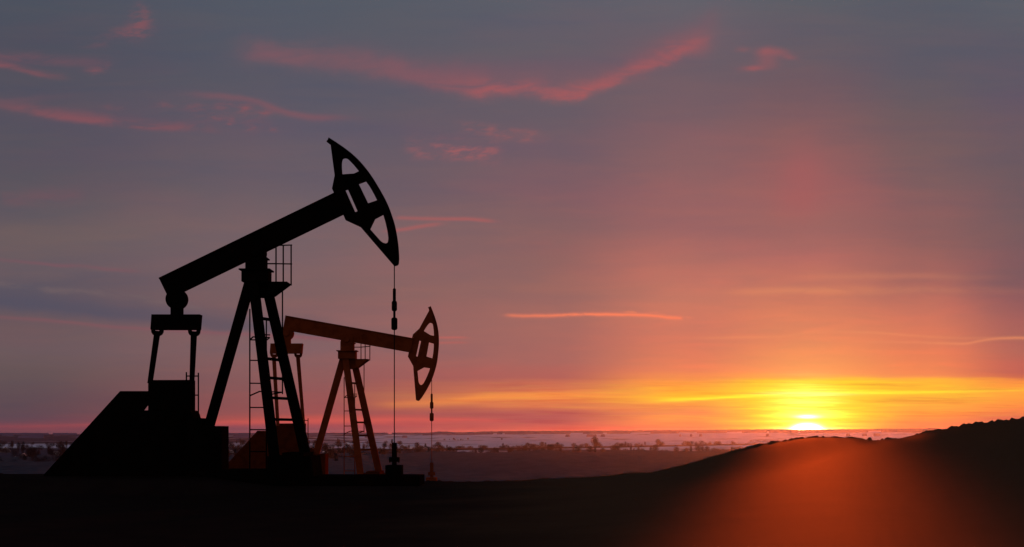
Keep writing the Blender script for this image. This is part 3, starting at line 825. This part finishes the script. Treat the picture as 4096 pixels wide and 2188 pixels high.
def pumpjack(loc, tilt, mt, label, rod_x, rod_top, clamp_dy, rod_bottom):
    """tilt: rotation of the beam (radians, clockwise) away from the front machine's position"""
    root = empty('pumpjack', loc, label, 'pumpjack', 'nodding pumpjacks on the hill')
    def rot(p):
        x, z = p[0] - PIV[0], p[1] - PIV[1]
        c, s = math.cos(-tilt), math.sin(-tilt)
        return (PIV[0] + c*x - s*z, PIV[1] + s*x + c*z)
    def V(p, y=0.0): return Vector((p[0], y, p[1]))
    # walking beam: an I girder (web and flanges)
    A, B, C_, D_ = [c1(*q) for q in ((153,1173),(1500,519),(1566,672),(225,1322))]
    A, B, C_, D_ = map(rot, (A, B, C_, D_))
    ux = (Vector(B) - Vector(A)).normalized(); dn = (Vector(D_) - Vector(A)).normalized()
    fl = 0.045
    m = MB()
    m.prism([A, B, tuple(Vector(B) + dn*fl), tuple(Vector(A) + dn*fl)], -.20, .20)
    m.prism([tuple(Vector(D_) - dn*fl), tuple(Vector(C_) - dn*fl), C_, D_], -.20, .20)
    m.prism([tuple(Vector(A) + dn*fl), tuple(Vector(B) + dn*fl), tuple(Vector(C_) - dn*fl), tuple(Vector(D_) - dn*fl)], -.16, .16)
    m.build('walking_beam', mt, root, bevel=.006)
    # horse head
    arc = [(1446,101),(1500,135),(1560,176),(1620,222),(1670,268),(1710,312),(1750,362),(1790,420),(1830,486),(1870,557),(1900,622),(1925,690),(1945,755),(1960,825),(1972,905),(1978,975),(1980,1030)]
    out = [(1426,127)] + catmull(arc, 3) + [(1979,1055),(1976,1066),(1968,1073),(1953,1078),(1942,1077),(1686,780),(1572,727),(1551,679),(1500,560),(1485,526),(1469,487),(1489,387),(1458,152)]
    h1 = catmull([(1547,379),(1543,330),(1543,290),(1548,265),(1558,256),(1572,254),(1586,258),(1605,274),(1640,312)], 3) + [(1675,355),(1637,373)]
    h2 = [(1571,499),(1590,493),(1664,661),(1646,668)]
    h3 = [(1673,451),(1727,431),(1750,462),(1770,495),(1793,537),(1813,577),(1745,600)]
    h4 = [(1760,797),(1797,719)] + catmull([(1860,686),(1880,757),(1894,825),(1899,870),(1895,895),(1886,905),(1872,905),(1855,898),(1838,885)], 3)
    tr = lambda pl: [rot(c1(*q)) for q in pl]
    head = plate('horse_head', tr(out), [tr(h1), tr(h2), tr(h3), tr(h4)], 0, .12, mt, root)
    # curved face the bridle lies on
    ca = catmull(arc, 3)
    inner = []
    for i, p in enumerate(ca):
        q = ca[min(i+1, len(ca)-1)]; r_ = ca[max(i-1, 0)]
        t = Vector((q[0]-r_[0], q[1]-r_[1])).normalized()
        inner.append((p[0] - t.y*9, p[1] + t.x*9))
    m = MB()
    o_, i_ = tr(ca), tr(inner)
    for k in range(len(ca) - 1):
        m.prism([o_[k], o_[k+1], i_[k+1], i_[k]], -.13, .13)
    m.build('face_plate', mt, head)
    # tail bearing, hanging stem and equalizer
    tb0 = c2(888, 152); tb = rot(tb0)
    ddx, ddz = tb[0] - tb0[0], tb[1] - tb0[1]
    sh = lambda p: (p[0] + ddx, p[1] + ddz)
    rt = 65 / 1.5638 * S
    m = MB(); m.tube(V(tb, -.17), V(tb, .17), rt, n=32); m.tube(V(tb, -.24), V(tb, .24), rt * .45, n=20)
    m.build('tail_bearing', mt, root, bevel=.012)
    m = MB(); m.prism([sh(c2(*q)) for q in ((854,185),(923,185),(923,252),(854,252))], -.15, .15)
    m.build('hanger_stem', mt, root)
    m = MB(); m.prism([sh(c2(*q)) for q in ((738,249),(1039,249),(1031,343),(731,343))], -.2, .2)
    eq = m.build('equalizer_beam', mt, root, bevel=.01)
    # clevises and pitman arms
    for k, (cx, bot) in enumerate((((771, 343)), ((992, 343)))):
        yy = -.1 if k == 0 else .1
        oc = [(cx-38,340),(cx-36,360),(cx-28,374),(cx-14,382),(cx+14,382),(cx+28,374),(cx+36,360),(cx+38,340)]
        ic = [(cx-17,343.5),(cx-15,350),(cx+13,352),(cx+18,343.5)]
        plate('clevis', [sh(c2(*q)) for q in oc], [[sh(c2(*q)) for q in ic]], yy, .12, mt, eq)
        top = sh(c2(cx - 4, 372)); topr = sh(c2(cx + 15 if k else cx + 14, 376)); topl = sh(c2(cx - 21, 376))
        bl, br = ((726, 680), (755, 680)) if k == 0 else ((948, 700), (975, 700))
        bl, br = c2(*bl), c2(*br)
        y0 = -.42 if k == 0 else .42
        m = MB()
        a = [m.bm.verts.new((p[0], yy + s*.05, p[1])) for s in (-1, 1) for p in (topl, topr)]
        b = [m.bm.verts.new((p[0], y0 + s*.05, p[1])) for s in (-1, 1) for p in (bl, br)]
        for f in ((0,1,3,2),):
            m.bm.faces.new([a[i] for i in f]); m.bm.faces.new([b[i] for i in reversed(f)])
        for i, j in ((0,1),(1,3),(3,2),(2,0)):
            m.bm.faces.new((a[i], a[j], b[j], b[i]))
        m.build('pitman_arm', mt, root)
    # centre bearing and post head
    m = MB(); m.tube(V(PIV, -.24), V(PIV, .24), 38 * S, n=32); m.tube(V(PIV, -.32), V(PIV, .32), 18 * S, n=20)
    m.build('center_bearing', mt, root, bevel=.012)
    m = MB()
    m.prism([c1(814,1000), c1(967,1018), c1(967,1108), c1(814,1108)], -.22, .22)
    m.prism([c1(940,1018), c1(980,1018), c1(980,1028), c1(940,1028)], -.3, .3)
    m.prism([c1(773,1107), c1(1008,1107), c1(1008,1117), c1(773,1117)], -.42, .42)
    m.prism([c1(789,1117), c1(993,1117), c1(993,1203), c1(789,1203)], -.32, .32)
    m.build('post_head', mt, root)
    m = MB(); m.prism([c1(*q) for q in ((803,1203),(994,1200),(1017,1303),(945,1322),(928,1322),(850,1303),(800,1210))], -.1, .1)
    m.build('gusset_plate', mt, root)
    # tripod of box legs
    def leg(tl, tr_, br, bl, yt, yb):
        m = MB(); tl, tr_, br, bl = [c2(*q) for q in (tl, tr_, br, bl)]
        a = [m.bm.verts.new((p[0], yt + s*.11, p[1])) for s in (-1, 1) for p in (tl, tr_)]
        b = [m.bm.verts.new((p[0], yb + s*.11, p[1])) for s in (-1, 1) for p in (bl, br)]
        m.bm.faces.new((a[0], a[1], a[3], a[2])); m.bm.faces.new((b[2], b[3], b[1], b[0]))
        for i, j in ((0,1),(1,3),(3,2),(2,0)): m.bm.faces.new((a[i], a[j], b[j], b[i]))
        m.build('leg', mt, root)
    leg((1313,42),(1378,42),(1043,1215),(983,1215), 0, 0)
    leg((1341,42),(1402,42),(1571,1235),(1512,1235), -.15, -.95)
    leg((1408,42),(1470,42),(1722,1230),(1657,1230), .15, .95)
    for (v0, v1, ul, ur) in ((267,285,1428,1468),(519,536,1462,1518),(639,655,1482,1545),(763,779,1498,1570),(896,913,1518,1598)):
        t = (v0 - 42) / 1190
        m = MB(); a = c2(ul, (v0+v1)/2); b = c2(ur, (v0+v1)/2)
        m.bar(V(a, -.15 - .8*t), V(b, .15 + .8*t), 17/1.5638*S, .1)
        m.build('cross_brace', mt, root)
    # platform with guard rail
    m = MB()
    m.prism([c1(985,1209), c1(1142,1209), c1(1142,1215), c1(985,1215)], -.5, .5)
    m.build('platform', mt, root)
    for ya in (-.46, .38):
        m = MB(); m.prism([c1(995,1210), c1(1142,1210), c1(1017,1303), c1(1000,1303)], ya, ya + .08)
        m.build('platform_bracket', mt, root)
    m = MB()
    r = 4.8 / 1.911 * S
    P1 = lambda u, v, y: V(c1(u, v), y)
    for u, v, y in ((1059,936,-.48),(1095,921,0.0),(1138,903,.46)):
        m.bar(P1(u, 1212, y), P1(u, v, y), 2*r)
    m.bar(P1(968,936,-.48), P1(1059,936,-.48), 2*r); m.bar(P1(1059,936,-.48), P1(1142,903,.46), 2*r)
    m.bar(P1(966,1074,-.48), P1(1059,1074,-.48), 2*r); m.bar(P1(1059,1074,-.48), P1(1142,1049,.46), 2*r)
    m.build('guard_rail', mt, root)
    # ladder up the post with its hoops
    m = MB(); w = 7.5 / 1.5638 * S
    m.bar(V(c2(1371,225), -.75), V(c2(1371,1215), -.75), w); m.bar(V(c2(1466,290), -.55), V(c2(1466,1215), -.55), w)
    m.build('ladder_rail', mt, root)
    for v in (415, 541, 682, 831, 968, 1103):
        m = MB(); m.bar(V(c2(1371, v), -.75), V(c2(1466, v), -.55), w, w); m.build('ladder_rung', mt, root)
    m = MB(); m.bar(V(c2(1532,92), .5), V(c2(1532,742), .5), w)
    m.build('cage_bar', mt, root)
    for pl in (((1371,416,-.75),(1396,399,-.9),(1488,399,-.6),(1466,416,-.55)), ((1371,759,-.75),(1415,730,-.3),(1530,730,.5),(1500,748,-.5)), ((1440,382,-.7),(1486,382,-.5))):
        m = MB()
        for (u, v, y), (u2, v2, y2) in zip(pl, pl[1:]): m.bar(V(c2(u, v), y), V(c2(u2, v2), y2), w)
        m.build('cage_hoop', mt, root)
    # gear box, guard, motor housing, skid: shade painted darker on the rear machine
    mb = M_black if mt is M_black else M_red_shaded
    def rounded(c, a0, a1, r, n=5):
        return [(c[0] + r*math.cos(R(a0 + (a1-a0)*k/n)), c[1] - r*math.sin(R(a0 + (a1-a0)*k/n))) for k in range(n+1)]
    gb = rounded((738, 685), 180, 90, 28) + [(976, 656), (976, 1272), (710, 1272)]
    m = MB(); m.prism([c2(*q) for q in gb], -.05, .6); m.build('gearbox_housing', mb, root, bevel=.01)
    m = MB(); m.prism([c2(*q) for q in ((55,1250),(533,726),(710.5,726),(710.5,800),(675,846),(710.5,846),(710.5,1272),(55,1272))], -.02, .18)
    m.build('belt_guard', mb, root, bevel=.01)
    hs = [(976,846),(985,846),(994,849),(1003,860),(1009,875),(1014,895),(1045,895),(1056,898),(1064,904),(1069,912),(1078,945),(1190,945),(1190,1272),(976,1272)]
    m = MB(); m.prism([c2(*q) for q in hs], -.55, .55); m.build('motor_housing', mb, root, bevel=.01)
    m = MB()
    m.bar(V(c2(918,602), .64), V(c2(918,700), .64), w); m.bar(V(c2(994,606), .64), V(c2(994,900), .64), w)
    for v in (627, 748): m.bar(V(c2(918, v), .64), V(c2(994, v), .64), w)
    m.build('access_ladder', mt, root)
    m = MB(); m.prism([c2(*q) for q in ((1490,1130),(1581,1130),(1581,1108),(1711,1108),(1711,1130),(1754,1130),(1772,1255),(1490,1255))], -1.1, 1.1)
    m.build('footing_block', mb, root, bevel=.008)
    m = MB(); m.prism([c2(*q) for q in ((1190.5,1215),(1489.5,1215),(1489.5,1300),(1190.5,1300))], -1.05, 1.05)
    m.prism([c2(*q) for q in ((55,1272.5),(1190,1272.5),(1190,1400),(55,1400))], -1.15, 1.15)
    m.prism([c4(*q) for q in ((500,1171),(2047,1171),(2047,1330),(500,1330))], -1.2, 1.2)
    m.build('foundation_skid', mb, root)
    # polished rod, clamps
    def rp(x, y): return (x - PX) * S, (BY - y) * S
    m = MB(); m.tube(V(rp(rod_x, rod_top)), V(rp(rod_x, rod_bottom)), 2.0 * S, n=8)
    m.build('polished_rod', M_cable if mt is M_black else mt, root, smooth=True)
    q = 1 / 2.501 * S
    cz = (BY - (950 + 508/2.501 + clamp_dy)) * S
    cxm = rp(rod_x, 0)[0]
    m = MB()
    m.lathe((cxm, 0, cz - 130*q), [(14*q,0),(16*q,6*q),(16*q,118*q),(13*q,127*q),(4*q,130*q)])
    m.build('rod_carrier', mt, root, smooth=True)
    for z0, h_, r_ in ((-230, 105, 27), (-418, 126, 31)):
        m = MB()
        m.lathe((cxm, 0, cz + z0*q), [(r_*.45*q,0),(r_*.85*q,6*q),(r_*q,18*q),(r_*q,(h_-18)*q),(r_*.85*q,(h_-6)*q),(r_*.45*q,h_*q)])
        m.build('rod_clamp', mt, root, smooth=True)
    m = MB(); m.lathe((cxm, 0, cz - 300*q), [(12*q,0),(12*q,80*q)]); m.build('clamp_neck', mt, root, smooth=True)
    return root

P1L = Vector(((PX - 2048) * S, 45.0, H + (HZ - BY) * S))
pumpjack(P1L, 0.0, M_black, 'large black pumpjack in front with its horse head tilted up', 1577.4, 1058, 0, 1775)
D2 = 68.1; k2 = D2 / FPX
P2L = Vector(((1389.8 - 2048) * k2, D2, H + (HZ - 1357.9) * k2 - PIV[1]))
pumpjack(P2L, R(36.0), M_red, 'smaller hazy red-brown pumpjack behind with its horse head nodding down', PX + 510, 1011.8 + (1490-1358)/.661, 186, 1011.8 + (1852-1358)/.661)

def wellhead(base, dxp, lift, mt, label):
    """stands at the foot of the rod; base is the machine's base point"""
    ox = dxp
    e = empty('wellhead', base + Vector((ox, 0, 0)), label, 'wellhead', 'wellheads under the polished rods')
    x0 = c4(1759, 0)[0]
    f = lambda u, v: (c4(u, v)[0] - x0, c4(u, v)[1] + lift)
    zof = lambda v: f(0, v)[1]
    q = S / 2.596
    m = MB(); m.prism([f(*p) for p in ((1677,1066),(1840,1066),(1840,1330),(1677,1330))], -.42, .42); m.build('pedestal', mt, e, bevel=.01)
    m = MB(); m.lathe((0, 0, zof(1066)), [(24*q, 0), (24*q, 36*q)]); m.build('casing_neck', mt, e)
    m = MB(); m.box((0, 0, (zof(983)+zof(1030))/2), (106*q, .3, 47*q)); m.build('flange', mt, e, bevel=.006)
    for s in (-1, 1):
        m = MB(); m.tube((s*47*q, 0, zof(1041)), (s*47*q, 0, zof(1029)), 6*q, n=8); m.build('flange_bolt', mt, e)
    m = MB(); m.lathe((0, 0, zof(983)), [(27*q,0),(27*q,(983-833)*q)]); m.build('stuffing_box', mt, e)
    return e
wellhead(P1L, c4(1759, 0)[0], 0, M_black, 'black wellhead under the front pumpjack rod')
wellhead(P2L, 510 * S, 14 * S, M_red, 'hazy red-brown wellhead under the rear pumpjack rod')

# ------------------------------------------------------------------ haze
def haze():
    m = MB()
    zlo, zhi = ZP - 4.0, 32.0
    m.box((0, 8900, (zlo + zhi) / 2), (44000, 18200, zhi - zlo))
    def f(n, out):
        v = n.new('ShaderNodeVolumePrincipled')
        v.inputs['Color'].default_value = (0.62, 0.74, 1.0, 1)
        v.inputs['Density'].default_value = 0.45e-5
        v.inputs['Anisotropy'].default_value = 0.85
        n.nt.links.new(v.outputs[0], out.inputs['Volume'])
    mm = mat('haze', f)
    o = m.build('haze', mm)
    tag(o, 'pale evening haze over the plain', 'haze', kind='stuff')
haze()
